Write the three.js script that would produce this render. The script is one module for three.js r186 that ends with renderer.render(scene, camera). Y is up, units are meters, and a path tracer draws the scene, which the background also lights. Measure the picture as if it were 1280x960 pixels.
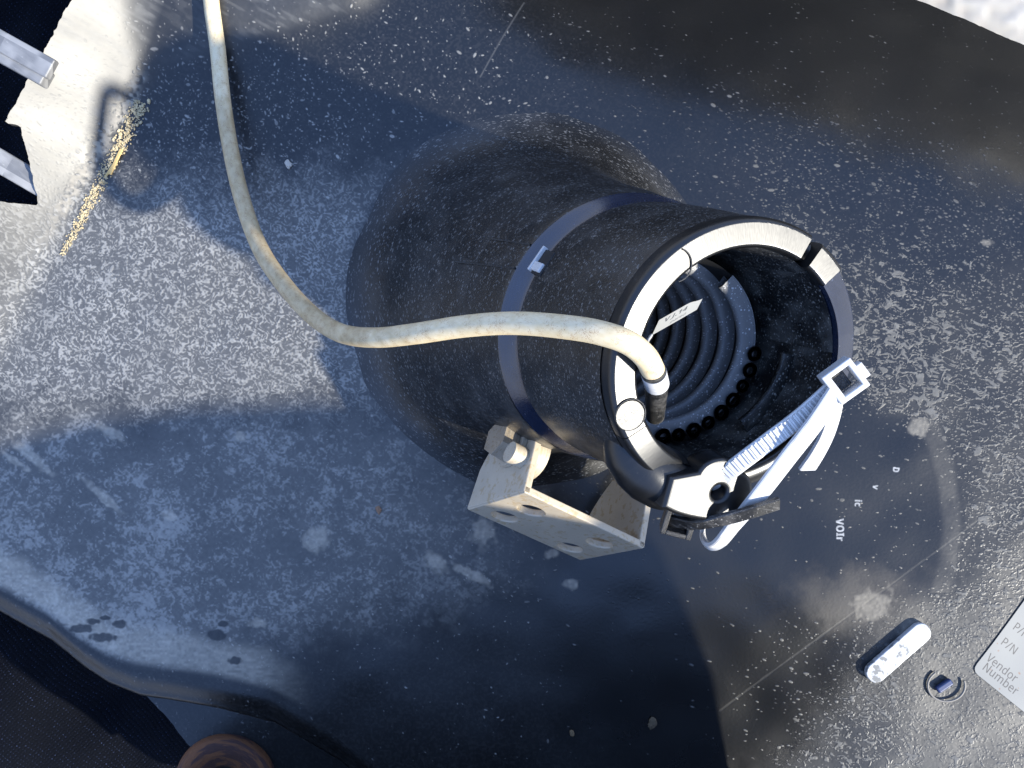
import * as THREE from 'three';
import { mergeGeometries, mergeVertices, toCreasedNormals } from 'three/addons/utils/BufferGeometryUtils.js';
import { RoundedBoxGeometry } from 'three/addons/geometries/RoundedBoxGeometry.js';

// ---------------------------------------------------------------- camera, sky, sun, exposure
const scene = new THREE.Scene();
const HC = 283;                                    // camera height over the bumper, millimetres
const camera = new THREE.PerspectiveCamera(2 * Math.atan(480 / 1132) * 180 / Math.PI, 4 / 3, 0.01, 400);
camera.position.set(0, HC / 1000, 0); camera.up.set(0, 0, -1); camera.lookAt(0, 0, 0);
const renderer = new THREE.WebGLRenderer({ antialias: true });
renderer.toneMapping = THREE.LinearToneMapping;
renderer.toneMappingExposure = 2.9;
renderer.shadowMap.enabled = true;

const SUN = new THREE.Vector3(1.3, 1, 0.75).normalize();
{ // clear blue sky, paler towards the horizon and round the sun
  const w = 256, h = 128, d = new Float32Array(w * h * 4);
  for (let j = 0; j < h; j++) for (let i = 0; i < w; i++) {
    const el = ((j + 0.5) / h - 0.5) * Math.PI, az = ((i + 0.5) / w - 0.5) * 2 * Math.PI;
    const v = [Math.cos(el) * Math.cos(az), Math.sin(el), Math.cos(el) * Math.sin(az)];
    const up = Math.max(0, v[1]), k = Math.pow(1 - up, 3);
    const g = Math.pow(Math.max(0, v[0] * SUN.x + v[1] * SUN.y + v[2] * SUN.z), 6);
    const o = (j * w + i) * 4;
    d[o] = 0.175 + 0.265 * k + 0.2 * g; d[o + 1] = 0.305 + 0.175 * k + 0.2 * g; d[o + 2] = 0.65 - 0.10 * k + 0.16 * g; d[o + 3] = 1;
  }
  const t = new THREE.DataTexture(d, w, h, THREE.RGBAFormat, THREE.FloatType);
  t.mapping = THREE.EquirectangularReflectionMapping; t.magFilter = THREE.LinearFilter; t.needsUpdate = true;
  scene.background = t; scene.environment = t;
}
const sun = new THREE.DirectionalLight(new THREE.Color(1, 0.95, 0.84), 3.3);
sun.position.copy(SUN).multiplyScalar(2); sun.castShadow = true;
Object.assign(sun.shadow.camera, { left: -0.5, right: 0.5, top: 0.5, bottom: -0.5, near: 0.1, far: 5 });
sun.shadow.mapSize.set(4096, 4096); sun.shadow.radius = 3;
scene.add(sun, sun.target);

// ---------------------------------------------------------------- helpers
let seed = 12345;
const rnd = () => { seed = (seed * 1664525 + 1013904223) >>> 0; return seed / 4294967296; };
const clamp = (x, a = 0, b = 1) => Math.min(b, Math.max(a, x));
const sst = (a, b, x) => { const t = clamp((x - a) / (b - a)); return t * t * (3 - 2 * t); };
const lat = new Float32Array(65536); for (let i = 0; i < 65536; i++) lat[i] = rnd();
function vn(x, y) {                                   // value noise 0..1
  const xi = Math.floor(x), yi = Math.floor(y); let fx = x - xi, fy = y - yi;
  fx = fx * fx * (3 - 2 * fx); fy = fy * fy * (3 - 2 * fy);
  const a = (xi & 255), b = ((xi + 1) & 255), c = (yi & 255) << 8, e = ((yi + 1) & 255) << 8;
  const p = lat[a + c], q = lat[b + c], r = lat[a + e], s = lat[b + e];
  return p + (q - p) * fx + (r - p) * fy + (p - q - r + s) * fx * fy;
}
const fbm = (x, y) => vn(x, y) * 0.5 + vn(x * 2.1 + 17, y * 2.1 + 5) * 0.3 + vn(x * 4.3 + 3, y * 4.3 + 41) * 0.2;
const V = (x, y, z) => new THREE.Vector3(x, y, z).multiplyScalar(0.001);          // millimetres
const P = (px, py, h) => V((px - 640) * 0.25 * (1 - h / HC), h, (py - 480) * 0.25 * (1 - h / HC));
const used = new Map();
function numbered(n) { const k = used.get(n) || 0; used.set(n, k + 1); return k ? `${n}_${String(k).padStart(3, '0')}` : n; }
function thing(name, label, category, pos = new THREE.Vector3(), group) {
  const o = new THREE.Group(); o.name = numbered(name); o.position.copy(pos); scene.add(o);
  o.userData = { label, category }; if (group) o.userData.group = group; return o;
}
function part(name, geo, mat, parent, label) {        // geometry in world coordinates, child of a thing or part
  const m = new THREE.Mesh(geo, mat); m.name = name; m.castShadow = m.receiveShadow = true;
  if (parent) { const p = new THREE.Vector3(); let q = parent; while (q && q !== scene) { p.add(q.position); q = q.parent; } geo.translate(-p.x, -p.y, -p.z); parent.add(m); }
  if (label) m.userData.label = label;
  return m;
}
function gridGeo(nu, nv, f, uvf, closedU = false) {   // f(i,j)->Vector3
  const pos = [], uv = [], idx = [];
  for (let i = 0; i <= nu; i++) for (let j = 0; j <= nv; j++) { const p = f(i, j); pos.push(p.x, p.y, p.z); const t = uvf ? uvf(i, j) : [i / nu, j / nv]; uv.push(t[0], t[1]); }
  for (let i = 0; i < nu; i++) for (let j = 0; j < nv; j++) { const a = i * (nv + 1) + j, b = a + nv + 1; idx.push(a, b, a + 1, b, b + 1, a + 1); }
  const g = new THREE.BufferGeometry(); g.setAttribute('position', new THREE.Float32BufferAttribute(pos, 3)); g.setAttribute('uv', new THREE.Float32BufferAttribute(uv, 2)); g.setIndex(idx); g.computeVertexNormals();
  return g;
}
const DT = (arr, w, h, srgb) => { const t = new THREE.DataTexture(arr, w, h, THREE.RGBAFormat, THREE.UnsignedByteType); t.magFilter = THREE.LinearFilter; t.minFilter = THREE.LinearMipmapLinearFilter; t.generateMipmaps = true; t.wrapS = t.wrapT = THREE.RepeatWrapping; if (srgb) t.colorSpace = THREE.SRGBColorSpace; t.needsUpdate = true; return t; };
const s8 = (l) => { l = clamp(l); return 255 * (l <= 0.0031308 ? 12.92 * l : 1.055 * Math.pow(l, 1 / 2.4) - 0.055); };
function segd(x, y, ax, ay, bx, by) { const dx = bx - ax, dy = by - ay; const t = clamp(((x - ax) * dx + (y - ay) * dy) / (dx * dx + dy * dy)); return Math.hypot(x - ax - dx * t, y - ay - dy * t); }
function interp(pts, x) { if (x <= pts[0][0]) return pts[0][1] + (x - pts[0][0]) * (pts[1][1] - pts[0][1]) / (pts[1][0] - pts[0][0]); for (let i = 1; i < pts.length; i++) if (x <= pts[i][0]) { const [a, b] = [pts[i - 1], pts[i]]; return a[1] + (b[1] - a[1]) * (x - a[0]) / (b[0] - a[0]); } const n = pts.length, a = pts[n - 2], b = pts[n - 1]; return b[1] + (x - b[0]) * (b[1] - a[1]) / (b[0] - a[0]); }

// ---------------------------------------------------------------- bumper shell: height field (X, Y in quarter millimetres on the plane y = 0)
const LEDGE = [[-200, 660], [0, 770], [60, 804], [100, 838], [130, 858], [170, 874], [210, 880], [270, 890], [340, 908], [420, 955], [520, 1030], [700, 1120]];
const CLOTH = [[-200, 690], [0, 793], [60, 826], [110, 856], [150, 884], [190, 925], [225, 972], [300, 1110]];
const spl = (x, w) => (x > 20 * w ? x : w * Math.log1p(Math.exp(x / w)));
const wallD = (X, Y) => ((190 - X) * 0.873 + (100 - Y) * 0.488) * 0.25;
const bowlD = (X, Y) => ((400 - X) * 0.3 + (48 - Y) * 0.95) * 0.25;
const ledgeQ = (X, Y) => (Y - interp(LEDGE, X)) * 0.86 * 0.25;
function height(X, Y) {
  const d = wallD(X, Y), w = 1.6 + 9 * (1 - sst(-20, 130, Y));
  let h = 0.93 * spl(d, w) * (1 - 0.45 * sst(150, 420, Y));
  const d3 = bowlD(X, Y); h += 0.72 * (spl(d3, 2) - spl(d3 - 9, 3)) * sst(520, 430, X) * sst(170, 300, X);
  const e = ((X - 640) * 0.312 - (Y + 20) * 0.95) * 0.25;
  h -= 0.56 * spl(e + 13, 10) * sst(420, 760, X);
  const q = ledgeQ(X, Y);
  h -= (3.0 * sst(-7, 0, q) + 13 * sst(-0.5, 3.5, q)) * (1 - 0.0 * X);
  h -= 2.2 * sst(420, 620, Y) * sst(620, 420, Y - 250) * sst(620, 300, X) * 0;
  h += (fbm(X / 210 + 9, Y / 190) - 0.5) * 2.4 + (vn(X / 60, Y / 60) - 0.5) * 0.28;
  return h;
}
function surf(px, py, lift = 0) {                    // the place on the shell seen at a pixel
  let h = 0; for (let k = 0; k < 40; k++) { const m = 1 - h / HC; const hn = height(640 + (px - 640) * m, 480 + (py - 480) * m); h += (hn - h) * 0.6; }
  return P(px, py, h + lift);
}
function surfN(p) { const X = p.x * 4000 + 640, Y = p.z * 4000 + 480; const hx = (height(X + 3, Y) - height(X - 3, Y)) / 1.5, hy = (height(X, Y + 3) - height(X, Y - 3)) / 1.5; return new THREE.Vector3(-hx, 1, -hy).normalize(); }
const X0 = -140, X1 = 1500, Y0 = -230, Y1 = 1010, TW = 2048, TH = 1628;
function inside(X, Y) {
  const d = wallD(X, Y);
  let a = (21.5 - d + (Y > 60 && Y < 90 ? 0 : 0)) * 4;
  // open notch in the left wall below the rib bar
  const nx = 62 - X, ny = Math.min(Y - 176, 262 - Y); const notch = Math.min(nx, ny); a = Math.min(a, -notch);
  const c = (interp(CLOTH, X) - Y) * 0.82; if (X < 330) a = Math.min(a, c);
  const r = ((1310 - X) * 0.42 + (Y + 22) * 0.9); if (X > 1100) a = Math.min(a, r);
  return a + (vn(X / 5, Y / 5) - 0.5) * 2.2;
}
function shellGeo() {
  const st = 4, nx = (X1 - X0) / st, ny = (Y1 - Y0) / st, th = 2.4;
  const pos = [], uv = [], idx = []; const key = new Map();
  const add = (X, Y, low) => { const k = `${X.toFixed(2)},${Y.toFixed(2)},${low}`; let i = key.get(k); if (i !== undefined) return i; i = pos.length / 3; key.set(k, i); const h = height(X, Y) - (low ? th : 0); pos.push((X - 640) * 0.25e-3, h * 1e-3, (Y - 480) * 0.25e-3); uv.push((X - X0) / (X1 - X0), (Y - Y0) / (Y1 - Y0)); return i; };
  const F = []; for (let i = 0; i <= nx; i++) { F.push(new Float32Array(ny + 1)); for (let j = 0; j <= ny; j++) F[i][j] = inside(X0 + i * st, Y0 + j * st); }
  const rim = [];
  const tri = (p) => {
    const out = [], cut = [];
    for (let k = 0; k < 3; k++) { const a = p[k], b = p[(k + 1) % 3]; if (a[2] >= 0) out.push(a); if ((a[2] >= 0) !== (b[2] >= 0)) { const t = a[2] / (a[2] - b[2]); const c = [a[0] + (b[0] - a[0]) * t, a[1] + (b[1] - a[1]) * t, 0]; out.push(c); cut.push([c, a[2] >= 0]); } }
    if (out.length < 3) return;
    const t = out.map((q) => add(q[0], q[1], 0)), l = out.map((q) => add(q[0], q[1], 1));
    for (let k = 1; k + 1 < t.length; k++) { idx.push(t[0], t[k], t[k + 1]); idx.push(l[0], l[k + 1], l[k]); }
    if (cut.length === 2) { const [s, e] = cut[0][1] ? [cut[0][0], cut[1][0]] : [cut[1][0], cut[0][0]]; rim.push([s, e]); }
  };
  for (let i = 0; i < nx; i++) for (let j = 0; j < ny; j++) {
    const a = [X0 + i * st, Y0 + j * st, F[i][j]], b = [X0 + (i + 1) * st, Y0 + j * st, F[i + 1][j]], c = [X0 + (i + 1) * st, Y0 + (j + 1) * st, F[i + 1][j + 1]], d = [X0 + i * st, Y0 + (j + 1) * st, F[i][j + 1]];
    tri([a, d, c]); tri([a, c, b]);
  }
  const g = new THREE.BufferGeometry(); g.setAttribute('position', new THREE.Float32BufferAttribute(pos, 3)); g.setAttribute('uv', new THREE.Float32BufferAttribute(uv, 2)); g.setIndex(idx); g.computeVertexNormals();
  const rp = [], ru = [], ri = [];
  for (const [s, e] of rim) { const o = rp.length / 3; for (const [q, low] of [[s, 0], [e, 0], [e, 1], [s, 1]]) { rp.push((q[0] - 640) * 0.25e-3, (height(q[0], q[1]) - (low ? th : 0)) * 1e-3, (q[1] - 480) * 0.25e-3); ru.push((q[0] - X0) / (X1 - X0), (q[1] - Y0) / (Y1 - Y0)); } ri.push(o, o + 2, o + 1, o, o + 3, o + 2); }
  const rg = new THREE.BufferGeometry(); rg.setAttribute('position', new THREE.Float32BufferAttribute(rp, 3)); rg.setAttribute('uv', new THREE.Float32BufferAttribute(ru, 2)); rg.setIndex(ri); rg.computeVertexNormals();
  return mergeGeometries([g, rg]);
}
// tube axis, needed for the dirt round its foot too
const BASE = new THREE.Vector3(6, 0, -24.75), AX = new THREE.Vector3(0.405, 1, 0.205);
const ctr = (h) => BASE.clone().addScaledVector(AX, h);

// ---- what lies on the shell: specks, caked dust, stains, print
function shellMaps() {
  const col = new Uint8Array(TW * TH * 4), rgh = new Uint8Array(TW * TH * 4), bmp = new Uint8Array(TW * TH * 4);
  const dust = new Float32Array(TW * TH), hgt = new Float32Array(TW * TH), stain = new Float32Array(TW * TH), sc = TW / (X1 - X0);
  // loose specks, scattered one by one
  const dens = (X, Y) => {
    const e = ((X - 640) * 0.312 - (Y + 20) * 0.95);
    let p = 0.2 + 0.75 * sst(560, 300, X) * sst(40, 160, Y) * sst(620, 420, Y) + 0.7 * sst(850, 1000, X) * sst(40, -120, e);
    p *= 0.2 + 0.8 * sst(40, -140, e + (X < 640 ? -200 : 0));
    p *= 1 - 0.9 * sst(1.15, 0.8, Math.hypot((X - 1030) / 190, (Y - 690) / 150));
    p *= 1 - 0.75 * sst(1.25, 0.8, Math.hypot((X - 880) / 190, (Y - 830) / 210));
    p *= 1 - 0.75 * sst(780, 860, Y) * sst(300, 380, X) * sst(1000, 880, X);
    return clamp(p);
  };
  for (let n = 0; n < 90000; n++) {
    const X = X0 + rnd() * (X1 - X0), Y = Y0 + rnd() * (Y1 - Y0); const big = rnd();
    if (rnd() > dens(X, Y)) continue;
    const r = (0.32 + 0.75 * big * big * big + (rnd() < 0.03 ? rnd() * 1.3 : 0)) * sc, el = 1 + rnd() * 1.5, an = 0.3 + (rnd() - 0.5) * (X > 700 ? 0.9 : 2.4) + (X < 600 ? 0.6 : 0);
    const ca = Math.cos(an), sa = Math.sin(an), R = Math.ceil(r * el + 1), cx = (X - X0) * sc, cy = (Y - Y0) * sc, al = 0.35 + 0.65 * rnd();
    for (let j = -R; j <= R; j++) for (let i = -R; i <= R; i++) { const xx = Math.round(cx) + i, yy = Math.round(cy) + j; if (xx < 0 || yy < 0 || xx >= TW || yy >= TH) continue; const dx = xx - cx, dy = yy - cy, u = (dx * ca + dy * sa) / el, v = -dx * sa + dy * ca; const a = al * sst(r + 0.6, r - 0.6, Math.hypot(u, v)); const o = yy * TW + xx; if (a > dust[o]) dust[o] = a; }
  }
  // print
  const cv = document.createElement('canvas'); cv.width = TW; cv.height = TH; const cx = cv.getContext('2d');
  cx.fillStyle = '#000'; cx.fillRect(0, 0, TW, TH); cx.fillStyle = '#fff'; cx.textBaseline = 'middle'; cx.textAlign = 'center';
  const word = (t, X, Y, s, a) => { cx.save(); cx.translate((X - X0) * sc, (Y - Y0) * sc); cx.rotate(a); cx.font = `bold ${s * sc}px sans-serif`; cx.fillText(t, 0, 0); cx.restore(); };
  word('VOIr', 1050, 708, 13.5, 1.56); word('ic', 1073, 673, 12, 1.6); word('v', 1095, 652, 11, 1.75); word('D', 1120, 629, 11, 1.7);
  const ink = cx.getImageData(0, 0, TW, TH).data;
  const cake = [[395, 716, 17, 20, 0], [604, 712, 17, 26, 0.2], [545, 752, 22, 14, 0.5], [585, 765, 38, 7, 0.5], [1150, 572, 15, 13, 0], [40, 612, 40, 8, 0.75], [20, 618, 26, 6, 0.6], [128, 663, 42, 7, 0.75], [135, 578, 26, 9, 0.5], [210, 690, 12, 10, 0], [318, 830, 14, 9, 0], [300, 585, 8, 8, 0], [1092, 806, 26, 22, -0.7], [1143, 838, 22, 15, 0.3], [690, 740, 9, 8, 0], [715, 780, 10, 8, 0], [1235, 330, 10, 6, 0], [536, 318, 12, 12, 0]];
  for (let j = 0; j < TH; j++) for (let i = 0; i < TW; i++) {
    const X = X0 + i / sc, Y = Y0 + j / sc, o = j * TW + i;
    const wx = (vn(X / 9, Y / 9) - 0.5) * 9, wy = (vn(X / 9 + 50, Y / 9 + 80) - 0.5) * 9;
    const big = fbm(X / 95 + 3, Y / 95 + 7), mid = fbm(X / 26, Y / 26 + 31);
    const e = ((X - 640) * 0.312 - (Y + 20) * 0.95);
    // right: wriggling flecks running down to the right
    let u = (X * 0.95 + Y * 0.31 + wx), v = (-X * 0.31 + Y * 0.95 + wy * 0.7);
    const rg1 = 1 - Math.abs(vn(u / 8, v / 4) * 2 - 1), rg2 = 1 - Math.abs(vn(u / 5.6 + 31, v / 3.3 + 77) * 2 - 1); let n1 = Math.max(rg1 * (0.55 + 0.55 * vn(u / 8 + 5, v / 5)), rg2 * (0.5 + 0.6 * vn(u / 6 + 15, v / 5 + 8))) * 0.9 + 0.1 * vn(X / 1.8, Y / 1.8);
    const clean = Math.max(sst(1.2, 0.85, Math.hypot((X - 1020) / 190, (Y - 690) / 165) + (mid - 0.5) * 0.4), sst(1.25, 0.8, Math.hypot((X - 880) / 190, (Y - 830) / 210) + (mid - 0.5) * 0.5));
    let dR = sst(820, 1010, X + (big - 0.5) * 120) * sst(-110, -320, e + (mid - 0.5) * 90) * (1 - clean) * (0.75 + 0.25 * sst(800, 500, Y));
    dR *= 1 - 0.35 * sst(0.5, 0.7, big);
    let f = sst(0.93 - 0.27 * dR, 1.03 - 0.27 * dR, n1) * sst(0.03, 0.25, dR) * (0.55 + 0.45 * vn(X / 5, Y / 5)) + 0.05 * dR;
    // left: caked crust, finer and all ways
    const u2 = X * 0.8 - Y * 0.6 + wx * 1.2, v2 = X * 0.6 + Y * 0.8 + wy * 1.2;
    let n2 = Math.abs(vn(u2 / 3.0, v2 / 4.4) - 0.5) * 1.1 + vn(X / 2.1 + 7, Y / 2.1) * 0.45;
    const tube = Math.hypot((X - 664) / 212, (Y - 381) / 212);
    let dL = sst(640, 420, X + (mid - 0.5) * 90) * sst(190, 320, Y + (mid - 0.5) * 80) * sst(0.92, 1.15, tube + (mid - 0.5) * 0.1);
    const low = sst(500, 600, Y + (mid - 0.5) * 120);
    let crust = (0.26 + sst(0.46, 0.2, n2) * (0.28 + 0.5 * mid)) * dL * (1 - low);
    // lower left: blotchy film of dried mud
    const n3 = fbm(X / 17 + 11, Y / 15) * 0.42 + vn(X / 3.4 + wx / 4, Y / 3.4 + wy / 4) * 0.34 + vn(X / 1.9, Y / 1.9) * 0.24;
    let dM = low * sst(760, 420, X + (mid - 0.5) * 160) * sst(905, 800, Y + (X - 330) * 0.22 + (mid - 0.5) * 60) + 0.35 * sst(1010, 1180, X) * sst(770, 830, Y + (big - 0.5) * 60);
    let mud = sst(0.47, 0.74, n3 + (big - 0.5) * 0.4) * dM * 0.42 + dM * (0.14 + 0.22 * big);
    const q0 = ledgeQ(X, Y); let fine = 0.028 * sst(0.45, 0.8, vn(X / 2.2, Y / 2.2)) * (1 - clean * 0.5) * (1 - 0.9 * sst(1.25, 0.8, Math.hypot((X - 930) / 260, (Y - 830) / 170)));
    const off = sst(4, 1.5, q0), top = 1 - 0.85 * sst(-120, 60, e + (X < 640 ? -200 : 0));
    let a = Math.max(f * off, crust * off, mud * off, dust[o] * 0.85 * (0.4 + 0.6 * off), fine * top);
    // pale edge of the ledge, the fold by the wall, the seam round the tube foot
    const q = ledgeQ(X, Y), d = wallD(X, Y);
    let beige = 0;
    if (X < 420) { const b = sst(-11, -4.5, q + (mid - 0.5) * 5) * sst(3, 0, q) * sst(400, 300, X) * (0.6 + 0.4 * vn(X / 9, Y / 3)); beige = Math.max(beige, b * 0.62); }
    if (Y > 90 && Y < 460) beige = Math.max(beige, sst(2.6 + 2 * (mid - 0.5), 0.4, Math.abs(d - 0.2 + (vn(X / 7, Y / 7) - 0.5) * 1.6)) * sst(100, 135, Y) * sst(360, 240, Y) * 0.55 * sst(0.2, 0.5, vn(X / 4, Y / 4)));
    const foot = sst(0.13, 0.02, Math.abs(tube - 1.03 + (mid - 0.5) * 0.08)) * sst(440, 490, Y) * sst(0.3, 0.62, vn(X / 6, Y / 6)) * sst(470, 500, X) * sst(660, 620, X); beige = Math.max(beige, foot * 0.5);
    for (const [bx, by, rx, ry, an] of cake) { const dx = X - bx, dy = Y - by; if (Math.abs(dx) > 60 || Math.abs(dy) > 60) continue; const c = Math.cos(an), s = Math.sin(an); const k = Math.hypot((dx * c + dy * s) / rx, (-dx * s + dy * c) / ry) + (mid - 0.5) * 0.9 + (vn(X / 5, Y / 5) - 0.5) * 0.5; beige = Math.max(beige, sst(1.1, 0.5, k) * (0.34 + 0.22 * vn(X / 4, Y / 4))); }
    // old wiped arc on the right
    const ar = Math.hypot((X - 1010) / 178, (Y - 700) / 240); if (X > 1080 && Y > 560 && Y < 790) beige = Math.max(beige, 0.13 * sst(0.09, 0.03, Math.abs(ar - 1)) * (0.5 + 0.5 * vn(X / 12, Y / 12)));
    // brown grime by the slot
    const gr = sst(1.2, 0.3, Math.hypot((X - 1075) / 95, (Y - 800) / 50) + (mid - 0.5) * 0.9) * 0.22;
    // oil spots on the pale ledge
    let spot = 0;
    for (const [sx, sy, rx, ry] of [[102, 837, 15, 6], [128, 849, 17, 6], [150, 832, 9, 5], [116, 828, 8, 4], [131, 823, 6, 3], [270, 846, 12, 7], [277, 832, 6, 4], [293, 880, 8, 5], [108, 690, 0, 0]]) if (rx) spot = Math.max(spot, sst(1.25, 0.75, Math.hypot((X - sx) / rx, (Y - sy) / ry) + (vn(X / 4, Y / 4) - 0.5) * 0.5));
    // scratches and the parting line
    let scr = 0;
    scr = Math.max(scr, 0.3 * sst(1.5, 0.5, segd(X, Y, 655, 5, 600, 112)), 0.22 * sst(1.6, 0.6, segd(X, Y, 1230, 690, 900, 945) + (vn(X / 9, Y / 9) - 0.5)), 0.18 * sst(1.3, 0.4, segd(X, Y, 95, 785, 160, 690)), 0.12 * sst(1.2, 0.4, segd(X, Y, 640, 760, 668, 735)));
    const pr = ink[o * 4] / 255 * (0.35 + 0.4 * vn(X / 2, Y / 2));
    let A = Math.max(a, scr * 0.5);
    const wall = Math.max(sst(0.5, 5, d), 0.7 * sst(-1, 4, bowlD(X, Y)) * sst(500, 430, X) * sst(170, 300, X)); A = Math.max(A * (1 - 0.4 * wall), wall * (0.05 + 0.12 * sst(0.5, 0.85, vn(X / 14 + Y / 30, Y / 4 - X / 8)) + 0.14 * mid));
    A *= 1 - 0.9 * spot; beige *= 1 - 0.88 * spot;
    let r = 0.0055, g = 0.0057, b = 0.0063; const tint = 0.85 + 0.3 * vn(X / 3, Y / 3);
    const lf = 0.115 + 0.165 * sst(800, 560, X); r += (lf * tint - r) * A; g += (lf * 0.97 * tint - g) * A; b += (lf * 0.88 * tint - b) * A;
    r += (0.10 - r) * gr; g += (0.082 - g) * gr; b += (0.06 - b) * gr;
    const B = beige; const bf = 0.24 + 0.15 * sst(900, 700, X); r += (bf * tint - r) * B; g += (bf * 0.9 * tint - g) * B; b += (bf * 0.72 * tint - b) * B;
    r += (0.6 - r) * pr; g += (0.6 - g) * pr; b += (0.58 - b) * pr;
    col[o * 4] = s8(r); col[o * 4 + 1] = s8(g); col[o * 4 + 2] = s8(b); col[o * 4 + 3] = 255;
    const cover = clamp(A * 1.2 + B + gr * 1.3);
    const rr = 0.31 - 0.06 * clean + 0.08 * (big - 0.5) + 0.06 * wall + 0.45 * cover * (1 - 0.6 * wall) + 0.06 * vn(X / 40, Y / 40);
    rgh[o * 4] = 0; rgh[o * 4 + 1] = 255 * clamp(rr); rgh[o * 4 + 2] = 0; rgh[o * 4 + 3] = 255;
    const hw = 1 - 0.75 * sst(0, 4, d); const hh = 0.16 + hw * ( 0.42 * Math.max(f, crust) + 0.25 * mud + 0.35 * dust[o] + 0.4 * B * vn(X / 3, Y / 3) + 0.04 * vn(X / 2.3, Y / 2.3) + 0.02 * vn(X / 6, Y / 6) * (1 - clean)) - scr * 0.25;
    const hb = 255 * clamp(hh); bmp[o * 4] = bmp[o * 4 + 1] = bmp[o * 4 + 2] = hb; bmp[o * 4 + 3] = 255;
  }
  return [DT(col, TW, TH, true), DT(rgh, TW, TH), DT(bmp, TW, TH)];
}
const [mCol, mRgh, mBmp] = shellMaps();
const shellMat = new THREE.MeshPhysicalMaterial({ map: mCol, roughnessMap: mRgh, roughness: 1, bumpMap: mBmp, bumpScale: 0.00028, side: THREE.DoubleSide });

// ---- small tiling maps for the moulded tube, metal, cable and cloth
function tile(n, f) { const c = new Uint8Array(n * n * 4), r = new Uint8Array(n * n * 4), b = new Uint8Array(n * n * 4); for (let j = 0; j < n; j++) for (let i = 0; i < n; i++) { const q = f(i, j), o = (j * n + i) * 4; c[o] = s8(q[0]); c[o + 1] = s8(q[1]); c[o + 2] = s8(q[2]); r[o + 1] = 255 * clamp(q[3]); b[o] = b[o + 1] = b[o + 2] = 255 * clamp(q[4]); c[o + 3] = r[o + 3] = b[o + 3] = 255; } return [DT(c, n, n, true), DT(r, n, n), DT(b, n, n)]; }
function speckle(n, count, rmin, rmax, wide) { const a = new Float32Array(n * n); for (let k = 0; k < count; k++) { const x = rnd() * n, y = rnd() * n, q = rnd(), r = rmin + (rmax - rmin) * q * q * q, el = 1 + rnd() * wide, R = Math.ceil(r * el + 1), al = 0.3 + 0.7 * rnd(); for (let j = -R; j <= R; j++) for (let i = -R; i <= R; i++) { const v = al * sst(r + 0.6, r - 0.6, Math.hypot(i / el, j)); const o = ((Math.round(y) + j + n) % n) * n + ((Math.round(x) + i + n) % n); if (v > a[o]) a[o] = v; } } return a; }
function plastic(dustAmt, film, rough, count, tint = [0.27, 0.25, 0.22], streak = 0.8) {
  const n = 1024, sp = speckle(n, count, 0.6, 3.4, 1.2);
  const [c, r, b] = tile(n, (i, j) => { const m = fbm(i / 128, j / 128), sw = fbm(i / 90, j / 7 + i / 50); const A = clamp(sp[j * n + i] * dustAmt + film * sst(0.3, 0.8, m) + film * streak * sst(0.55, 0.75, sw)); return [0.007 + (tint[0] - 0.007) * A, 0.0071 + (tint[1] - 0.0071) * A, 0.0073 + (tint[2] - 0.0073) * A, rough + 0.35 * A + 0.12 * (vn(i / 60, j / 60) - 0.5), 0.3 + 0.4 * sp[j * n + i] + 0.2 * vn(i / 3, j / 3) + 0.1 * m]; });
  return new THREE.MeshPhysicalMaterial({ map: c, roughnessMap: r, roughness: 1, bumpMap: b, bumpScale: 0.00012, side: THREE.DoubleSide });
}
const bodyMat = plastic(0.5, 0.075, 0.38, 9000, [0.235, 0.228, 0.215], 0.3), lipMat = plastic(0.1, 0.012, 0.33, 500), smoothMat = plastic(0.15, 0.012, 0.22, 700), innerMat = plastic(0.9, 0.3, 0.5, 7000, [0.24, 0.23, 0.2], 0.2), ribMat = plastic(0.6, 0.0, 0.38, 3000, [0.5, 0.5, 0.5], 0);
const metalMaps = tile(512, (i, j) => { const m = fbm(i / 60, j / 60), st = vn(i / 3, j / 40), gr = sst(0.55, 0.75, fbm(i / 26 + 9, j / 26)); const k = 0.9 + 0.14 * (m - 0.5) + 0.06 * (st - 0.5); return [0.54 * k - 0.06 * gr, 0.46 * k - 0.085 * gr, 0.34 * k - 0.10 * gr, 0.42 + 0.25 * m + 0.2 * gr, 0.4 + 0.2 * vn(i / 2, j / 2)]; });
smoothMat.ior = 1.7; { const d = smoothMat.map.image.data; for (let i = 0; i < d.length; i += 4) { d[i] = Math.min(255, d[i] + 1); d[i + 1] = Math.min(255, d[i + 1] + 9); d[i + 2] = Math.min(255, d[i + 2] + 26); } } lipMat.bumpScale = 0.00003; bodyMat.bumpScale = 0.00007; smoothMat.bumpScale = 0.00005;  // blue of the reflected sky put into the smooth plastic colour
{ const d = ribMat.map.image.data; for (let i = 0; i < d.length; i++) if (i % 4 < 3) d[i] = Math.min(255, d[i] * 0.75 + 92); }
const metalMat = new THREE.MeshPhysicalMaterial({ map: metalMaps[0], roughnessMap: metalMaps[1], roughness: 1, metalness: 0.15, bumpMap: metalMaps[2], bumpScale: 0.00005 });
const cableMaps = tile(512, (i, j) => { const m = fbm(i / 50, j / 50), sp = sst(0.62, 0.8, vn(i / 2.5, j / 2.5)) * sst(0.4, 0.7, fbm(i / 30 + 5, j / 30)); return [0.68 - 0.12 * m - 0.28 * sp, 0.57 - 0.14 * m - 0.3 * sp, 0.37 - 0.14 * m - 0.2 * sp, 0.5 + 0.2 * m, 0.5 + 0.3 * vn(i / 3, j / 3)]; });
const cableMat = new THREE.MeshPhysicalMaterial({ map: cableMaps[0], roughnessMap: cableMaps[1], roughness: 1, bumpMap: cableMaps[2], bumpScale: 0.00005 });
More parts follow.
